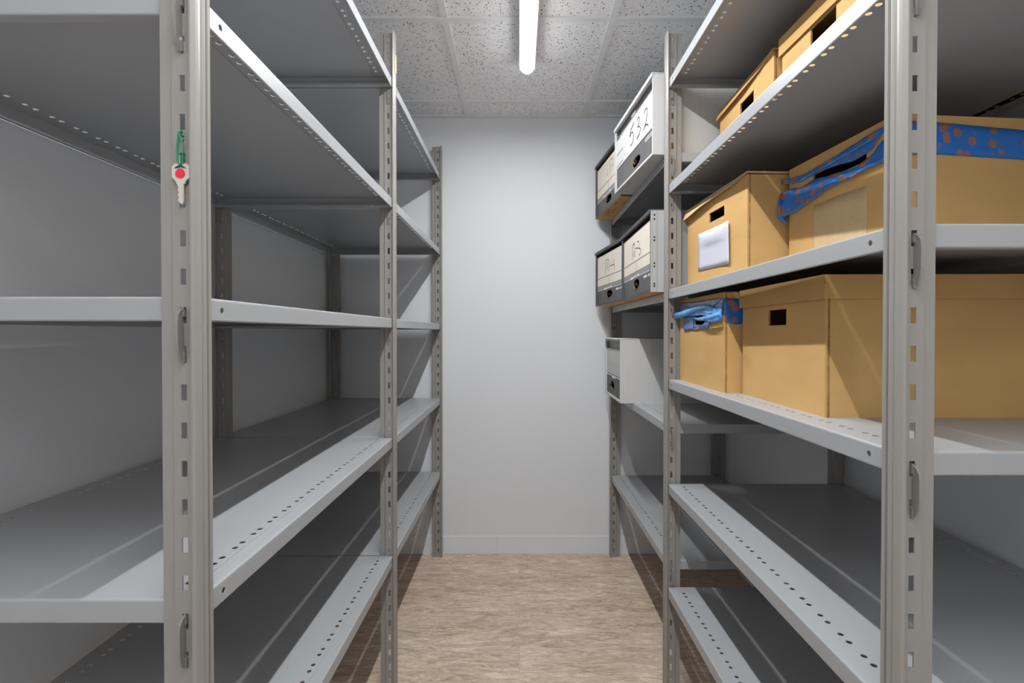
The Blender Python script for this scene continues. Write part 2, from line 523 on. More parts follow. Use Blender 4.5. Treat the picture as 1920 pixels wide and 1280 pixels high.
SH_W = 0.564
SH_LIP = 0.031
def shelf_mesh(length):
    """box-edge shelf, origin at centre of its top, long side along y; hole rows along both long edges"""
    bm = bmesh.new()
    w, l, r = SH_W / 2, length / 2, 0.0035
    n = int((length - 0.075) // 0.0535) + 1
    start = -((n - 1) * 0.0535) / 2
    hs = []
    for k in range(n):
        c = start + k * 0.0535
        hs += [c - 0.0102, c + 0.0102]
    e = 0.026   # width of the strip that carries the holes
    c0 = 0.0395
    for s in (-1, 1):
        xa, xb = (w - c0 - e / 2), (w - c0 + e / 2)
        P = (lambda u, v, s=s: Vector((s * v, u, 0)))
        holed(bm, P, -l + r, l - r, xa, xb, [(y, w - c0, 0.0047, 0.0047, 'o') for y in hs])
        face(bm, [(s * xb, -l + r, 0), (s * (w - r), -l + r, 0), (s * (w - r), l - r, 0), (s * xb, l - r, 0)])
    xa = w - c0 - e / 2
    face(bm, [(-xa, -l + r, 0), (xa, -l + r, 0), (xa, l - r, 0), (-xa, l - r, 0)])
    # rolled top edge, lips and turned-in bottom flange
    def loop(ins, z, insx=None):
        ix = ins if insx is None else insx
        return [Vector((sx * (w - ix), sy * (l - ins), z)) for sx, sy in ((-1, -1), (1, -1), (1, 1), (-1, 1))]
    b = SH_LIP
    lp = [loop(r, 0), loop(r * 0.5, -r * 0.13), loop(r * 0.13, -r * 0.5), loop(0, -r), loop(0, -b + 0.002), loop(0.0006, -b + 0.0006), loop(0.0016, -b), loop(0.016, -b, 0.0024), loop(0.016, -b + 0.006, 0.0024)]
    for i in range(len(lp) - 1):
        for k in range(4):
            j = (k + 1) % 4
            a0, a1, b1, b0 = lp[i][k], lp[i][j], lp[i + 1][j], lp[i + 1][k]
            if i == 3 and k in (1, 3):
                sx = 1 if k == 1 else -1
                P = (lambda u, v, sx=sx: Vector((sx * w, u, v)))
                holed(bm, P, -l, l, -b + 0.002, -r, [(-l + 0.052, -0.0155, 0.0042, 0.0042, 'o'), (l - 0.036, -0.0155, 0.0032, 0.0032, 'o')])
            else:
                face(bm, [a0, a1, b1, b0])
    bmesh.ops.remove_doubles(bm, verts=bm.verts, dist=1e-5)
    bmesh.ops.recalc_face_normals(bm, faces=bm.faces)
    # make sure the top points up
    up = max(bm.faces, key=lambda f: f.calc_area())
    if up.normal.z < 0:
        bmesh.ops.reverse_faces(bm, faces=bm.faces)
    me = bpy.data.meshes.new('shelf'); bm.to_mesh(me); bm.free()
    me.materials.append(M['shelf'])
    return me

POST_P, POST_N = post_mesh(1), post_mesh(-1)
NEAR = (WEB_Y[0] + 0.0070, WEB_Y[1] - 0.0025)
FAR = (WEB_Y[1] + 0.0070, WEB_Y[2] - 0.0025)
SHELF_NEAR, SHELF_FAR = shelf_mesh(NEAR[1] - NEAR[0]), shelf_mesh(FAR[1] - FAR[0])

def shelving(side, label, near_z, far_z):
    if side == 'L':
        front, back, sx = XL, BACK_L, 1
    else:
        front, back, sx = XR, BACK_R, -1
    root = thing('shelving_unit', label, 'shelving', ((front + back) / 2, 1.58, 0))
    ox, oy = root.location.x, root.location.y
    for row, wy in enumerate(WEB_Y):
        for plane, s in ((front, sx), (back, -sx)):
            me = POST_P if s > 0 else POST_N
            p = link('post', me, root, (plane - ox, wy - oy, 0))
            slot_x = -s * 0.019
            big = {0: near_z, 1: far_z if far_z != near_z else [], 2: []}[row]
            small = {0: [], 1: near_z, 2: far_z}[row]
            for z in big:
                link('shelf_clip', CLIP_BIG, p, (slot_x, -0.0002, z))
            for z in small:
                link('shelf_clip', CLIP_SMALL, p, (slot_x, -0.0002, z))
            if side == 'L' and row == 1 and plane == front:
                bm = bmesh.new()
                vs = [(0.0017, 0.006, 2.010), (0.0017, 0.024, 2.013), (0.0017, 0.0265, 2.03), (0.0017, 0.022, 2.045), (0.0017, 0.0245, 2.068), (0.0017, 0.008, 2.071), (0.0017, 0.005, 2.045)]
                face(bm, vs)
                make('tape_scrap', bm, 'yellow', p, solid=0.0004, label='yellowed tape scrap near the post top')
    cx = (front + back) / 2 - ox
    for (zs, (y0, y1), me) in ((near_z, NEAR, SHELF_NEAR), (far_z, FAR, SHELF_FAR)):
        for z in zs:
            link('shelf', me, root, (cx, (y0 + y1) / 2 - oy, z), solid=0.0011)
    return root

ZL = [CAM_Z + z for z in (0.8165, 0.431, 0.0454, -0.340, -0.7225)]
ZRN = [CAM_Z + z for z in (0.813, 0.4755, 0.138, -0.151, -0.4885, -0.824)]
ZRF = [CAM_Z + z for z in (0.583, 0.133, -0.298, -0.742)]
shelving('L', 'grey steel shelving with empty shelves along the left wall, a key on its post', ZL, ZL)
shelving('R', 'grey steel shelving holding cartons and file boxes along the right wall', ZRN, ZRF)

# ------------------------------------------------------------------ cartons
def carton_body(bm, w, d, h, hole, mats=(0, 1), open_top=False):
    """kraft carton; aisle face at x=0 looking -x, bottom at z=0; hole=(s0,s1,t0,t1), s from the left end of the face"""
    N = Vector((-1, 0, 0))
    P = lambda u, v: Vector((0.0, w / 2 - u, v))
    t = 0.004
    hs = [((hole[0] + hole[1]) / 2, (hole[2] + hole[3]) / 2, (hole[1] - hole[0]) / 2, (hole[3] - hole[2]) / 2, 'r')] if hole else []
    holed(bm, P, 0, w, 0, h, hs, N, t, 0, 1)
    g = 0.0022
    y0, y1 = -w / 2, w / 2
    # the face panel is folded over the side walls: a small shadow gap at the corner
    for y, s in ((y0, 1), (y1, -1)):
        face(bm, [(0, y, 0), (0.004, y, 0), (0.004, y, h), (0, y, h)], 0)
        face(bm, [(0.004, y, 0), (0.004, y + s * g, 0), (0.004, y + s * g, h), (0.004, y, h)], 1)
        face(bm, [(0.0085, y + s * g, 0), (0.0085, y, 0), (0.0085, y, h), (0.0085, y + s * g, h)], 1)
        face(bm, [(0.004, y + s * g, 0), (0.0085, y + s * g, 0), (0.0085, y + s * g, h), (0.004, y + s * g, h)], 1)
        face(bm, [(0.0085, y, 0), (d, y, 0), (d, y, h), (0.0085, y, h)], 0)
    face(bm, [(d, y0, 0), (d, y1, 0), (d, y1, h), (d, y0, h)], 0)
    face(bm, [(0, y0, 0), (0, y1, 0), (d, y1, 0), (d, y0, 0)], 0)
    if not open_top:
        face(bm, [(0, y0, h), (d, y0, h), (d, y1, h), (0, y1, h)], 0)
    face(bm, [(0.10, y0 + .01, 0.004), (0.10, y1 - .01, 0.004), (0.10, y1 - .01, h - .004), (0.10, y0 + .01, h - .004)], 2)  # dark sheet painted as the shade behind the hand hole

def placed(far, near):
    fx, fy = far; nx, ny = near
    w = math.hypot(nx - fx, ny - fy)
    yaw = math.asin((nx - fx) / w)
    return ((fx + nx) / 2, (fy + ny) / 2), w, yaw

def carton(label, far, near, z, d, h, hole, group='kraft cartons on the right shelving'):
    (cx, cy), w, yaw = placed(far, near)
    root = thing('carton', label, 'box', (cx, cy, z), yaw, group)
    bm = bmesh.new()
    carton_body(bm, w, d, h, hole)
    make('body', bm, ['kraft', 'cardedge', 'inside_shade'], root)
    return root, w

def lid(root, w, d, h, top, skirt, ov=0.003, droop=None, name='lid', m='kraft2'):
    """shallow lid: skirt of height 'skirt' hanging from z=top; droop(s)-> skirt bottom height on the aisle side, out(s)-> bulge"""
    bm = bmesh.new()
    n = 14
    y1 = w / 2 + ov
    x0, x1 = -ov, d + ov
    tv, bv, ev = [], [], []
    for i in range(n + 1):
        s = i / n
        y = y1 - s * 2 * y1
        sk, out = (skirt, 0.0) if droop is None else droop(s)
        tv.append(Vector((x0, y, top)))
        bv.append(Vector((x0 - out, y, top - sk)))
        ev.append(Vector((x0 - out * 0.45, y, top - sk * 0.4)))
    for i in range(n):
        face(bm, [tv[i], ev[i], ev[i + 1], tv[i + 1]])
        face(bm, [ev[i], bv[i], bv[i + 1], ev[i + 1]])
    face(bm, [(x0, -y1, top), (x1, -y1, top), (x1, y1, top), (x0, y1, top)])
    sn = skirt if droop is None else max(0.004, droop(1.0)[0])
    face(bm, [(x0, -y1, top), (x0, -y1, top - sn), (x1, -y1, top - skirt), (x1, -y1, top)])
    sf = skirt if droop is None else droop(0.0)[0]
    face(bm, [(x0, y1, top), (x1, y1, top), (x1, y1, top - skirt), (x0, y1, top - sf)])
    face(bm, [(x1, -y1, top), (x1, -y1, top - skirt), (x1, y1, top - skirt), (x1, y1, top)])
    bmesh.ops.remove_doubles(bm, verts=bm.verts, dist=1e-5)
    bmesh.ops.recalc_face_normals(bm, faces=bm.faces)
    return make(name, bm, m, root, solid=0.002)

def interp(tab, s):
    if s <= tab[0][0]: return tab[0][1]
    for (a, va), (b, vb) in zip(tab, tab[1:]):
        if s <= b:
            k = (s - a) / (b - a)
            return va + (vb - va) * k
    return tab[-1][1]

def sheet(bm, w, top, bot, off=0.0012, ns=46, nt=7, amp=0.0012, mi=0, seed=0, lift=None):
    """film stuck on the aisle face: top/bot = tables (s, height); lift(s,t)->extra distance from the face"""
    rnd = random.Random(seed)
    ph = [rnd.uniform(0, 6.28) for _ in range(8)]
    s0, s1 = top[0][0], top[-1][0]
    grid = []
    for i in range(ns + 1):
        s = s0 + (s1 - s0) * i / ns
        row = []
        a, b = interp(top, s), interp(bot, s)
        for j in range(nt + 1):
            t = j / nt
            z = a + (b - a) * t
            wv = abs(math.sin(s * 90 + z * 150 + ph[0]) * math.sin(s * 37 - z * 210 + ph[1])) * amp
            wv += abs(math.sin(s * 23 + z * 330 + ph[2])) * amp * 0.6
            ex = lift(s, t) if lift else 0.0
            row.append(bm.verts.new((-off - wv - ex, w / 2 - s, z)))
        grid.append(row)
    for i in range(ns):
        for j in range(nt):
            f = bm.faces.new((grid[i][j], grid[i][j + 1], grid[i + 1][j + 1], grid[i + 1][j]))
            f.smooth = True; f.material_index = mi
    return grid

def side_sheet(bm, w, x0, x1, top, bot, off=0.0012, n=40, amp=0.0006, mi=0, seed=0):
    """film on the near side of a carton (the side looking -y)"""
    rnd = random.Random(seed); ph = rnd.uniform(0, 6)
    g = []
    for i in range(n + 1):
        x = x0 + (x1 - x0) * i / n
        a, b = interp(top, x), interp(bot, x)
        g.append([bm.verts.new((x, -w / 2 - off - amp * abs(math.sin(x * 60 + j * 1.7 + ph)), a + (b - a) * j / 5)) for j in range(6)])
    for i in range(n):
        for j in range(5):
            f = bm.faces.new((g[i][j], g[i][j + 1], g[i + 1][j + 1], g[i + 1][j])); f.smooth = True; f.material_index = mi

# A: small carton with crumpled blue tape, lower loaded shelf, far end
ca, wa = carton('small kraft carton with crumpled torn blue tape over its hand hole, beside the slotted post',
                (0.516, 1.564), (0.512, 1.221), ZRN[3], 0.38, 0.252, (0.132, 0.215, 0.172, 0.199))
bm = bmesh.new()
sheet(bm, wa, [(0.0, 0.245), (0.12, 0.241), (0.3, 0.238), (wa, 0.236)], [(0.0, 0.205), (0.1, 0.206), (0.2, 0.203), (0.3, 0.208), (wa, 0.212)], amp=0.0016, seed=1, mi=2)
sheet(bm, wa, [(0.0, 0.214), (0.15, 0.222), (0.24, 0.216), (wa, 0.214)], [(0.0, 0.196), (0.1, 0.200), (0.2, 0.199), (0.28, 0.196), (wa, 0.186)], off=0.004, amp=0.003, seed=2, mi=1)
sheet(bm, wa, [(0.045, 0.200), (0.09, 0.200), (0.130, 0.199)], [(0.045, 0.157), (0.08, 0.157), (0.130, 0.159)], amp=0.002, ns=16, seed=3, mi=0)
sheet(bm, wa, [(0.130, 0.174), (0.20, 0.172), (0.246, 0.190), (0.262, 0.192)], [(0.130, 0.159), (0.2, 0.160), (0.244, 0.162), (0.262, 0.180)], amp=0.002, ns=16, seed=4, mi=0)
sheet(bm, wa, [(0.215, 0.203), (0.28, 0.202), (wa, 0.225)], [(0.215, 0.186), (0.28, 0.177), (wa, 0.182)], off=0.003, amp=0.003, ns=20, seed=5, mi=1)
side_sheet(bm, wa, 0.0, 0.26, [(0, 0.236), (0.26, 0.232)], [(0, 0.180), (0.02, 0.172), (0.035, 0.170), (0.048, 0.174), (0.06, 0.186), (0.26, 0.186)], seed=6)
make('tape', bm, ['tape', 'tape_pale', 'tape_film'], ca, solid=0.0005, label='torn blue packing tape')
bm = bmesh.new()
H = lambda s, t, o: (-o, wa / 2 - s, t)
tube(bm, [H(-0.026, 0.201, .010), H(0.0, 0.204, .013), H(0.05, 0.207, .011), H(0.11, 0.213, .010), H(0.18, 0.220, .010), H(0.24, 0.221, .008), H(0.30, 0.212, .006)], [0.004, .010, .010, .010, .008, .006, .002], 8, 0, 0.6)
tube(bm, [H(0.136, 0.193, .006), H(0.19, 0.188, .012), H(0.25, 0.188, .016), H(0.31, 0.191, .017), H(0.35, 0.196, .014), H(0.362, 0.187, .012)], [0.0008, .004, .006, .007, .005, .001], 8, 0, 0.5)
tube(bm, [H(0.02, 0.231, .003), H(0.1, 0.226, .005), H(0.19, 0.216, .006), H(0.26, 0.203, .006), H(0.31, 0.199, .005)], [.001, .002, .003, .003, .001], 6, 0, 0.7)
tube(bm, [H(0.26, 0.212, .004), H(0.30, 0.226, .005), H(0.33, 0.237, .004)], [.001, .0025, .001], 6, 0, 0.7)
make('tape_twist', bm, 'tape_pale', ca, label='pale twisted strands of blue tape')

# B: large plain carton with lid, lower loaded shelf, near end
cb, wb = carton('large plain kraft carton with fitted lid, on the same shelf nearest the viewer',
                (0.549, 1.198), (0.543, 0.866), ZRN[3], 0.40, 0.247, (0.128, 0.201, 0.166, 0.199))
lid(cb, wb, 0.40, 0.247, 0.253, 0.043, ov=0.006)

# C: carton with white paper, middle shelf
cc, wc = carton('kraft carton with a white paper stuck below its hand hole and a drooping lid',
                (0.540, 1.566), (0.553, 1.186), ZRN[2], 0.35, 0.245, (0.163, 0.257, 0.175, 0.202))
lid(cc, wc, 0.35, 0.245, 0.252, 0.010, ov=0.002, m='kraft_pale',  # paler liner tone, also carries the lamp-facing brightness of the flap
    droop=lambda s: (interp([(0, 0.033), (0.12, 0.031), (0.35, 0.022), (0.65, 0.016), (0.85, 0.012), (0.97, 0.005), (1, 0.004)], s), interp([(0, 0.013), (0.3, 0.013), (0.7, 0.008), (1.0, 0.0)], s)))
bm = bmesh.new()
pp = []
for i in range(13):
    row = []
    for j in range(9):
        s, t = i / 12, j / 8
        ss = 0.090 + s * 0.203 + 0.006 * t * (s - .2)
        zt = 0.157 - 0.004 * s
        zb = 0.047 - 0.006 * s
        z = zt + (zb - zt) * t
        bul = 0.002 + 0.010 * math.exp(-((t - 0.20 - 0.22 * (1 - s) * s) / 0.09) ** 2) * math.sin(math.pi * min(1, s * 1.02)) + 0.004 * (s ** 6)
        row.append(bm.verts.new((-bul, wc / 2 - ss, z)))
    pp.append(row)
for i in range(12):
    for j in range(8):
        f = bm.faces.new((pp[i][j], pp[i][j + 1], pp[i + 1][j + 1], pp[i + 1][j])); f.smooth = True
make('paper', bm, 'paper', cc, solid=0.0006, label='blank white paper envelope')

# D: carton bound in blue tape, middle shelf near end
cd, wd = carton('wide kraft carton bound with brown-flecked blue tape around its top', (0.647, 1.172), (0.670, 0.8715), ZRN[2], 0.33, 0.250, (0.085, 0.235, 0.190, 0.212))
bm = bmesh.new()
lift = lambda s, t: 0.010 * max(0, 0.02 - s) / 0.03
sheet(bm, wd, [(-0.012, 0.229), (0.05, 0.222), (0.148, 0.227), (0.231, 0.236), (wd, 0.239)],
      [(-0.012, 0.219), (0.04, 0.208), (0.09, 0.210), (0.155, 0.208), (0.206, 0.200), (0.25, 0.205), (0.272, 0.226), (wd, 0.235)], amp=0.0016, seed=11, lift=lift)
sheet(bm, wd, [(-0.010, 0.198), (0.02, 0.201), (0.044, 0.194), (0.09, 0.200), (0.126, 0.194), (0.213, 0.186), (0.25, 0.196), (0.275, 0.212), (wd, 0.218)],
      [(-0.010, 0.138), (0.03, 0.143), (0.07, 0.150), (0.129, 0.164), (0.18, 0.168), (0.205, 0.166), (0.225, 0.170), (wd, 0.174)], off=0.0016, amp=0.0022, seed=12, lift=lambda s, t: lift(s, t) + 0.004 * t)
sheet(bm, wd, [(0.02, 0.212), (0.1, 0.216), (0.2, 0.222), (0.26, 0.226)], [(0.02, 0.209), (0.1, 0.213), (0.2, 0.219), (0.26, 0.224)], off=0.004, amp=0.001, seed=13, nt=2, mi=1)
side_sheet(bm, wd, 0.0, 0.33, [(0, 0.239), (0.08, 0.237), (0.25, 0.228), (0.33, 0.224)], [(0, 0.176), (0.08, 0.180), (0.25, 0.175), (0.33, 0.172)], seed=14)
make('tape', bm, ['tape', 'tape_pale'], cd, solid=0.0005, label='torn blue packing tape')
bm = bmesh.new()
Hd = lambda s, t, o: (-o, wd / 2 - s, t)
tube(bm, [Hd(-0.010, 0.198, .010), Hd(-0.014, 0.17, .014), Hd(-0.010, 0.14, .014), Hd(0.001, 0.120, .006)], [.003, .004, .005, .001], 8, 0, 1.6)
make('tape_end', bm, 'tape', cd, label='curled loose end of blue tape')
bm = bmesh.new()
sheet(bm, wd, [(0.085, 0.143), (0.16, 0.145), (0.236, 0.142)], [(0.082, 0.004), (0.16, 0.003), (0.240, 0.004)], off=0.0004, amp=0.0, seed=15)
make('tape_patch', bm, 'kraft_pale', cd, solid=0.0003, label='pale rectangle of old paper tape')

# E, F: cartons on the upper shelf
ce, we = carton('kraft carton with loose lid on the upper right shelf, farther one', (0.642, 1.566), (0.634, 1.222), ZRN[1], 0.37, 0.224, (0.150, 0.235, 0.150, 0.182))
lid(ce, we, 0.37, 0.224, 0.231, 0.012, ov=0.002,
    droop=lambda s: (interp([(0, 0.032), (0.5, 0.028), (0.8, 0.018), (0.97, 0.006), (1, 0.004)], s), interp([(0, 0.010), (0.5, 0.010), (1, 0.0)], s)))
cf, wf = carton('kraft carton with deep fitted lid on the upper right shelf, nearest the viewer', (0.637, 1.188), (0.650, 0.842), ZRN[1], 0.37, 0.226, (0.108, 0.190, 0.148, 0.190))
lid(cf, wf, 0.37, 0.226, 0.234, 0.042, ov=0.006)

# ------------------------------------------------------------------ file boxes at the far end
def ink(root, w, strokes, width, x, m='ink', name='handwriting', label=None):
    bm = bmesh.new()
    for st in strokes:
        pts = [Vector((x, w / 2 - s * w, t)) for s, t in st]
        L_, R_ = [], []
        for i, p in enumerate(pts):
            d = (pts[min(i + 1, len(pts) - 1)] - pts[max(i - 1, 0)])
            d.normalize()
            nn = Vector((0, -d.z, d.y)) * width / 2
            L_.append(bm.verts.new(p + nn)); R_.append(bm.verts.new(p - nn))
        for i in range(len(pts) - 1):
            bm.faces.new((L_[i], L_[i + 1], R_[i + 1], R_[i]))
    return make(name, bm, m, root, solid=0.0002, label=label)

def file_box(label, far, near, z, d, h, style):
    (cx, cy), w, yaw = placed(far, near)
    root = thing('file_box', label, 'box', (cx, cy, z), yaw, 'file boxes at the far end')
    mats = ['whiteboard', 'greyboard', 'darkboard', 'midgrey', 'cream', 'kraft', 'palegrey', 'ink', 'inside_shade', 'cardedge', 'print']
    ix = {k: i for i, k in enumerate(mats)}
    bm = bmesh.new()
    white = style in ('white', 'white_open')
    shell = ix['whiteboard'] if white else ix['darkboard']
    side = ix['whiteboard'] if style != 'pale_side' else ix['palegrey']
    if style == 'dark':
        side = ix['darkboard']
    y0, y1 = -w / 2, w / 2
    b = 0.013 if not white else 0.011          # frame width
    rec = 0.007                                # depth of the recessed label panel
    top_gap = {'white': 0.05, 'white_open': 0.045}.get(style, 0.024)
    # frame ring
    o = [(y1, 0), (y0, 0), (y0, h), (y1, h)]
    i_ = [(y1 - b, b * .7), (y0 + b * .6, b * .7), (y0 + b * .6, h - b * .8), (y1 - b, h - b * .8)]
    for k in range(4):
        j = (k + 1) % 4
        face(bm, [(0, *o[k]), (0, *o[j]), (0, *i_[j]), (0, *i_[k])], shell)
        face(bm, [(0, *i_[k]), (0, *i_[j]), (rec, *i_[j]), (rec, *i_[k])], shell)
    # shell
    face(bm, [(0, y0, 0), (d, y0, 0), (d, y0, h), (0, y0, h)], side)
    face(bm, [(0, y1, 0), (0, y1, h), (d, y1, h), (d, y1, 0)], shell)
    face(bm, [(d, y0, 0), (d, y1, 0), (d, y1, h), (d, y0, h)], shell)
    face(bm, [(0, y0, h), (d, y0, h), (d, y1, h), (0, y1, h)], shell)
    face(bm, [(0, y0, 0), (0, y1, 0), (d, y1, 0), (d, y0, 0)], ix['kraft'] if not white else shell)
    # recessed panel with hand hole
    pw0, pw1 = y1 - b, y0 + b * .6
    pz0, pz1 = b * .7, h - top_gap
    hole_c = {'white': (0.58, 0.17), 'white_open': (0.42, 0.20)}.get(style, (0.50, 0.185))
    hu, hv = 0.048, 0.018
    P = lambda u, v: Vector((rec, pw0 - u, v))
    pw = pw0 - pw1
    holed(bm, P, 0, pw, pz0, pz1, [(hole_c[0] * w - b, hole_c[1] * h, hu, hv, 'o')], Vector((-1, 0, 0)), 0.003, ix['greyboard'], ix['cardedge'])
    face(bm, [(0.06, y0 + .01, .01), (0.06, y1 - .01, .01), (0.06, y1 - .01, h - .01), (0.06, y0 + .01, h - .01)], ix['inside_shade'])  # dark sheet painted as the shade within the box
    def cell(s0, s1, t0, t1, m, lift=0.0004):
        x = rec - lift
        ya, yb = w / 2 - s0 * w, w / 2 - s1 * w
        face(bm, [(x, ya, t0 * h), (x, yb, t0 * h), (x, yb, t1 * h), (x, ya, t1 * h)], ix[m])
    sl, sr = b / w, 1 - b * .6 / w
    tt = pz1 / h
    if style in ('dark', 'pale_side'):
        cell(sl, sr, 0.285, 0.355, 'midgrey')
        cell(sl, sr, 0.278, 0.285, 'print')
        cell(sl + .005, 0.498, 0.362, 0.500, 'cream'); cell(0.505, sr, 0.362, 0.500, 'cream')
        cell(sl + .005, sr, 0.512, tt, 'cream')
        for a, c, t in ((0.30, 0.42, 0.292), (0.44, 0.47, 0.300), (0.49, 0.52, 0.300), (0.55, 0.60, 0.305), (0.75, 0.85, 0.235), (0.88, 0.94, 0.235)):
            cell(a, c, t - 0.02, t + 0.012, 'print', 0.0008)
        cell(0.895, 0.925, 0.226, 0.236, 'greyboard', 0.0012)
    elif style == 'white':
        cell(sl, sr, 0.37, tt, 'whiteboard')
        cell(sl, sr, 0.36, 0.37, 'ink', 0.0006)
        for a, c, t in ((sl, 0.22, 0.585), (sl, 0.22, 0.405), (0.94, 0.985, 0.55), (0.94, 0.985, 0.385)):
            cell(a, c, t, t + 0.012, 'ink', 0.0008)
        cell(0.80, 0.97, 0.285, 0.295, 'print', 0.0008); cell(0.80, 0.97, 0.315, 0.325, 'print', 0.0008)
        cell(0.80, 0.808, 0.285, 0.325, 'print', 0.0008)
        cell(0.45, 0.56, 0.86, 0.90, 'midgrey', 0.0)
    else:
        cell(sl, sr, 0.39, tt, 'whiteboard')
        cell(sl, sr, 0.355, 0.375, 'print', 0.0006)
        cell(sl, sr, 0.555, 0.558, 'midgrey', 0.0008)
        cell(0.5, 0.504, 0.40, 0.555, 'palegrey', 0.0008)
        cell(0.40, 0.62, 0.325, 0.36, 'print', 0.0010)
    if white:
        # grey sheet whose colour stands in for the shadow below the lid
        face(bm, [(rec + 0.012, pw0, pz1 - .01), (rec + 0.012, pw1, pz1 - .01), (rec + 0.012, pw1, h - .004), (rec + 0.012, pw0, h - .004)], ix['palegrey'])
    # torn pieces of board left in the hand hole
    rnd = random.Random(label)
    hc = w / 2 - hole_c[0] * w
    hz = hole_c[1] * h
    for k in range(5):
        a = hc + (k - 2) * 0.014 + rnd.uniform(-.004, .004)
        face(bm, [(rec - 0.001, a - .006, hz - .012), (rec - 0.010 - rnd.uniform(0, .006), a, hz + rnd.uniform(-.004, .012)), (rec - 0.003, a + .007, hz + rnd.uniform(-.012, .006))], ix['cardedge' if k % 2 else 'ink'])
    if style == 'pale_side':
        for zc in (0.06, 0.09, 0.30, 0.34, 0.62, 0.66, 0.88, 0.93):
            face(bm, [(0.010, y0 - .0005, zc * h), (0.015, y0 - .0005, zc * h), (0.015, y0 - .0005, zc * h + .006), (0.010, y0 - .0005, zc * h + .006)], ix['ink'])
        for xx in (0.006, 0.018, 0.022):
            face(bm, [(xx, y0 - .0004, 0), (xx + .0015, y0 - .0004, 0), (xx + .0015, y0 - .0004, h), (xx, y0 - .0004, h)], ix['midgrey'])
    make('body', bm, mats, root)
    # lid pulled a little over the frame
    bm = bmesh.new()
    tilt = 0.010
    if style == 'white_open':
        pts = [(-0.012, h + 0.001), (-0.006, h + 0.0035), (d, h + 0.003), (d, h + 0.0005), (0.0, h + 0.0005)]
    else:
        pts = [(-0.004, h - 0.010), (-0.004, h + 0.003), (d, h + 0.003), (d, h + 0.0005), (-0.001, h + 0.0005), (-0.001, h - 0.010)]
    lo = [bm.verts.new((a, y0 - .001, c)) for a, c in pts]
    hi = [bm.verts.new((a, y1 + .001, c)) for a, c in pts]
    n = len(pts)
    for k in range(n):
        bm.faces.new((lo[k], hi[k], hi[(k + 1) % n], lo[(k + 1) % n]))
    bm.faces.new(lo); bm.faces.new(hi[::-1])
    bmesh.ops.recalc_face_normals(bm, faces=bm.faces)
    make('lid', bm, 'whiteboard' if white else 'darkboard', root)
    return root, w, rec

g, wg, rg = file_box('white file box marked 532 in black pen, sticking out of the top far shelf', (0.4035, 2.066), (0.438, 1.606), ZRF[0], 0.38, 0.264, 'white')
hg = 0.264
ink(g, wg, [
    [(0.44, 0.70 * hg), (0.415, 0.62 * hg)], [(0.44, 0.70 * hg), (0.53, 0.745 * hg)],
    [(0.415, 0.62 * hg), (0.46, 0.655 * hg), (0.50, 0.63 * hg), (0.515, 0.56 * hg), (0.49, 0.49 * hg), (0.45, 0.475 * hg), (0.43, 0.49 * hg)],
    [(0.60, 0.71 * hg), (0.64, 0.74 * hg), (0.67, 0.70 * hg), (0.645, 0.64 * hg), (0.61, 0.615 * hg), (0.66, 0.60 * hg), (0.69, 0.55 * hg), (0.665, 0.49 * hg), (0.60, 0.465 * hg)],
    [(0.77, 0.68 * hg), (0.80, 0.715 * hg), (0.84, 0.70 * hg), (0.85, 0.63 * hg), (0.81, 0.53 * hg), (0.765, 0.465 * hg), (0.79, 0.50 * hg), (0.83, 0.50 * hg), (0.87, 0.455 * hg)]],
    0.0042, rg - 0.0012, label='532 written in black marker')
hb, wh, rh = file_box('dark framed file box half hidden behind the white box marked 532', (0.3955, 2.528), (0.437, 2.098), ZRF[0], 0.38, 0.264, 'dark')
ink(hb, wh, [[(0.55, 0.56 * .264), (0.55, 0.80 * .264), (0.57, 0.83 * .264), (0.61, 0.82 * .264), (0.64, 0.83 * .264), (0.68, 0.80 * .264), (0.68, 0.66 * .264)],
             [(0.60, 0.62 * .264), (0.60, 0.74 * .264)], [(0.62, 0.68 * .264), (0.66, 0.71 * .264)], [(0.47, 0.60 * .264), (0.47, 0.72 * .264)]], 0.0022, rh - 0.0012, label='pen strokes on cream label')
# scribbled print on its brown underside
bm = bmesh.new()
for k in range(4):
    for q in range(6):
        y = wh / 2 - 0.06 - q * 0.055 - random.uniform(0, .02)
        x = 0.012 + k * 0.012
        face(bm, [(x, y, -0.0004), (x + 0.002, y, -0.0004), (x + 0.002 + random.uniform(-.004, .004), y - 0.04, -0.0004), (x + random.uniform(-.004, .004), y - 0.04, -0.0004)])
make('printing', bm, 'ink', hb, label='dark print on the brown underside')

hm = 0.268
m3, w3, r3 = file_box('dark file box with cream label marked M-3, right of the M-4 box', (0.437, 2.078), (0.432, 1.606), ZRF[1], 0.40, hm, 'pale_side')
ink(m3, w3, [[(0.37, 0.56 * hm), (0.37, 0.74 * hm), (0.40, 0.775 * hm), (0.44, 0.775 * hm), (0.455, 0.70 * hm), (0.455, 0.57 * hm)], [(0.42, 0.58 * hm), (0.415, 0.66 * hm)],
             [(0.49, 0.685 * hm), (0.55, 0.68 * hm)],
             [(0.54, 0.76 * hm), (0.59, 0.755 * hm), (0.60, 0.71 * hm), (0.565, 0.665 * hm), (0.63, 0.65 * hm), (0.66, 0.61 * hm), (0.645, 0.57 * hm), (0.60, 0.555 * hm)]], 0.0026, r3 - 0.0012, label='M-3 written in thin pen')
m4, w4, r4 = file_box('dark file box with cream label marked M-4, nearest the back wall', (0.393, 2.505), (0.440, 2.085), ZRF[1], 0.40, hm, 'dark')
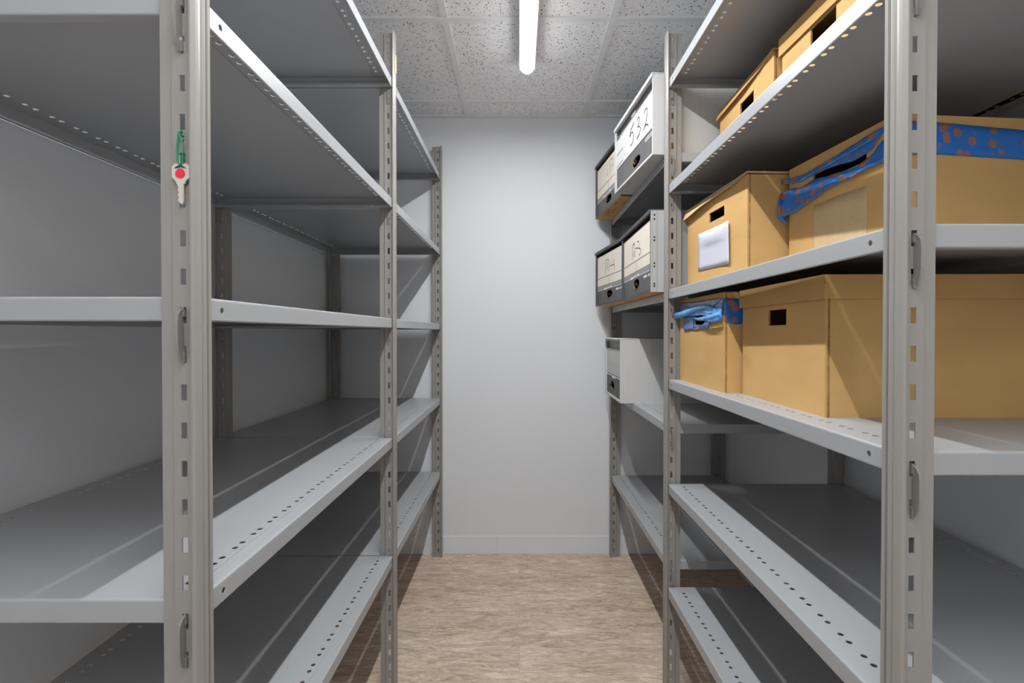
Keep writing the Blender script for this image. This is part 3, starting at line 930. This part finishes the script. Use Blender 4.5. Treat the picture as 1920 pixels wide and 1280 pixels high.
ink(m4, w4, [[(0.36, 0.555 * hm), (0.36, 0.77 * hm), (0.40, 0.80 * hm), (0.45, 0.79 * hm), (0.50, 0.77 * hm), (0.50, 0.57 * hm)], [(0.43, 0.60 * hm), (0.43, 0.76 * hm)],
             [(0.52, 0.66 * hm), (0.63, 0.655 * hm)], [(0.68, 0.74 * hm), (0.70, 0.56 * hm)], [(0.61, 0.73 * hm), (0.60, 0.66 * hm), (0.70, 0.655 * hm)]], 0.0024, r4 - 0.0012, label='M-4 written in thin pen')
file_box('plain white file box with grey lower band, standing alone on a low far shelf', (0.430, 2.430), (0.425, 2.052), ZRF[2], 0.42, 0.268, 'white_open')

# ------------------------------------------------------------------ key on the near left post
KX, KY, KZ = XL - 0.0178, WEB_Y[0] - 0.004, CAM_Z + 0.197
key = thing('key', 'silver key with red sticker hanging by a green cord from the near left post', 'key', (KX, KY, CAM_Z + 0.160))
dz = 0.037
bm = bmesh.new()
hexo = [(-0.0068, 0.0120), (0.0070, 0.0120), (0.0112, 0.0085), (0.0112, -0.0045), (0.0060, -0.0095), (0.0052, -0.0112), (0.0052, -0.0128), (0.0034, -0.0128),
        (0.0030, -0.0355), (0.0010, -0.0385), (-0.0036, -0.0340), (-0.0036, -0.0322), (-0.0024, -0.0308), (-0.0024, -0.0292), (-0.0038, -0.0278), (-0.0038, -0.0258), (-0.0026, -0.0244), (-0.0026, -0.0228), (-0.0040, -0.0212),
        (-0.0040, -0.0192), (-0.0028, -0.0178), (-0.0042, -0.0160), (-0.0042, -0.0140), (-0.0056, -0.0128), (-0.0056, -0.0110), (-0.0066, -0.0095), (-0.0112, -0.0045), (-0.0112, 0.0085)]
fr = [bm.verts.new((a, -0.0011, c + dz)) for a, c in hexo]
bk = [bm.verts.new((a, 0.0011, c + dz)) for a, c in hexo]
bm.faces.new(fr); bm.faces.new(bk[::-1])
for k in range(len(hexo)):
    j = (k + 1) % len(hexo)
    bm.faces.new((fr[j], fr[k], bk[k], bk[j]))
box(bm, 0.0002, 0.0012, -0.0014, -0.0010, dz - 0.034, dz - 0.012)
bmesh.ops.recalc_face_normals(bm, faces=bm.faces)
make('blade', bm, 'key', key)
bm = bmesh.new()
for r_, y in ((0.0060, -0.0017),):
    top = [bm.verts.new((r_ * math.cos(k * math.tau / 24) - 0.0005, y, r_ * math.sin(k * math.tau / 24) - 0.0005 + dz)) for k in range(24)]
    bot = [bm.verts.new((v.co.x, -0.0010, v.co.z)) for v in top]
    bm.faces.new(top)
    for k in range(24):
        bm.faces.new((top[k], top[(k + 1) % 24], bot[(k + 1) % 24], bot[k]))
bmesh.ops.recalc_face_normals(bm, faces=bm.faces)
make('sticker', bm, 'red', key, label='round red sticker')
bm = bmesh.new()
c = lambda x, z, y=-0.0025: (x, y, z + dz)
tube(bm, [c(0.0004, 0.0085), c(-0.0026, 0.0135), c(-0.0032, 0.022), c(-0.0030, 0.035), c(-0.0018, 0.044), c(-0.0006, 0.0465, -0.003), c(0.0006, 0.0475, 0.0035)], 0.0011, 8)
tube(bm, [c(0.0004, 0.0085), c(0.0032, 0.0150), c(0.0038, 0.025), c(0.0042, 0.036), c(0.0016, 0.0425), c(-0.0004, 0.0455), c(-0.0012, 0.0515, 0.001), c(-0.0008, 0.0525, 0.0035)], 0.0010, 8)
tube(bm, [c(-0.0016, 0.0440), c(-0.0014, 0.050), c(0.0002, 0.0528, 0.001)], 0.0013, 8)
make('cord', bm, 'green', key, label='green plastic cord')
bm = bmesh.new()
tube(bm, [c(-0.0070, 0.0062, -.0018), c(-0.003, 0.0078, -.0022), c(0.0004, 0.0086, -.0026), c(0.0035, 0.0076, -.0022), c(0.0062, 0.0062, -.0018)], [.0004, .0010, .0012, .0010, .0004], 6)
tube(bm, [c(0.0006, 0.0230), c(0.003, 0.0234, -.0032), c(0.0066, 0.0228)], 0.0007, 6)
tube(bm, [c(0.0036, 0.0385), c(0.0052, 0.0410)], 0.0008, 6)
make('knot', bm, 'dark_green', key, label='dark green knot')
bm = bmesh.new()
tube(bm, [c(0.0012 + 0.0020 * math.cos(a), 0.0160 + 0.0068 * math.sin(a), -0.0018) for a in [k * math.tau / 20 for k in range(21)]], 0.0006, 6)
make('ring', bm, 'steel', key, label='small steel ring')
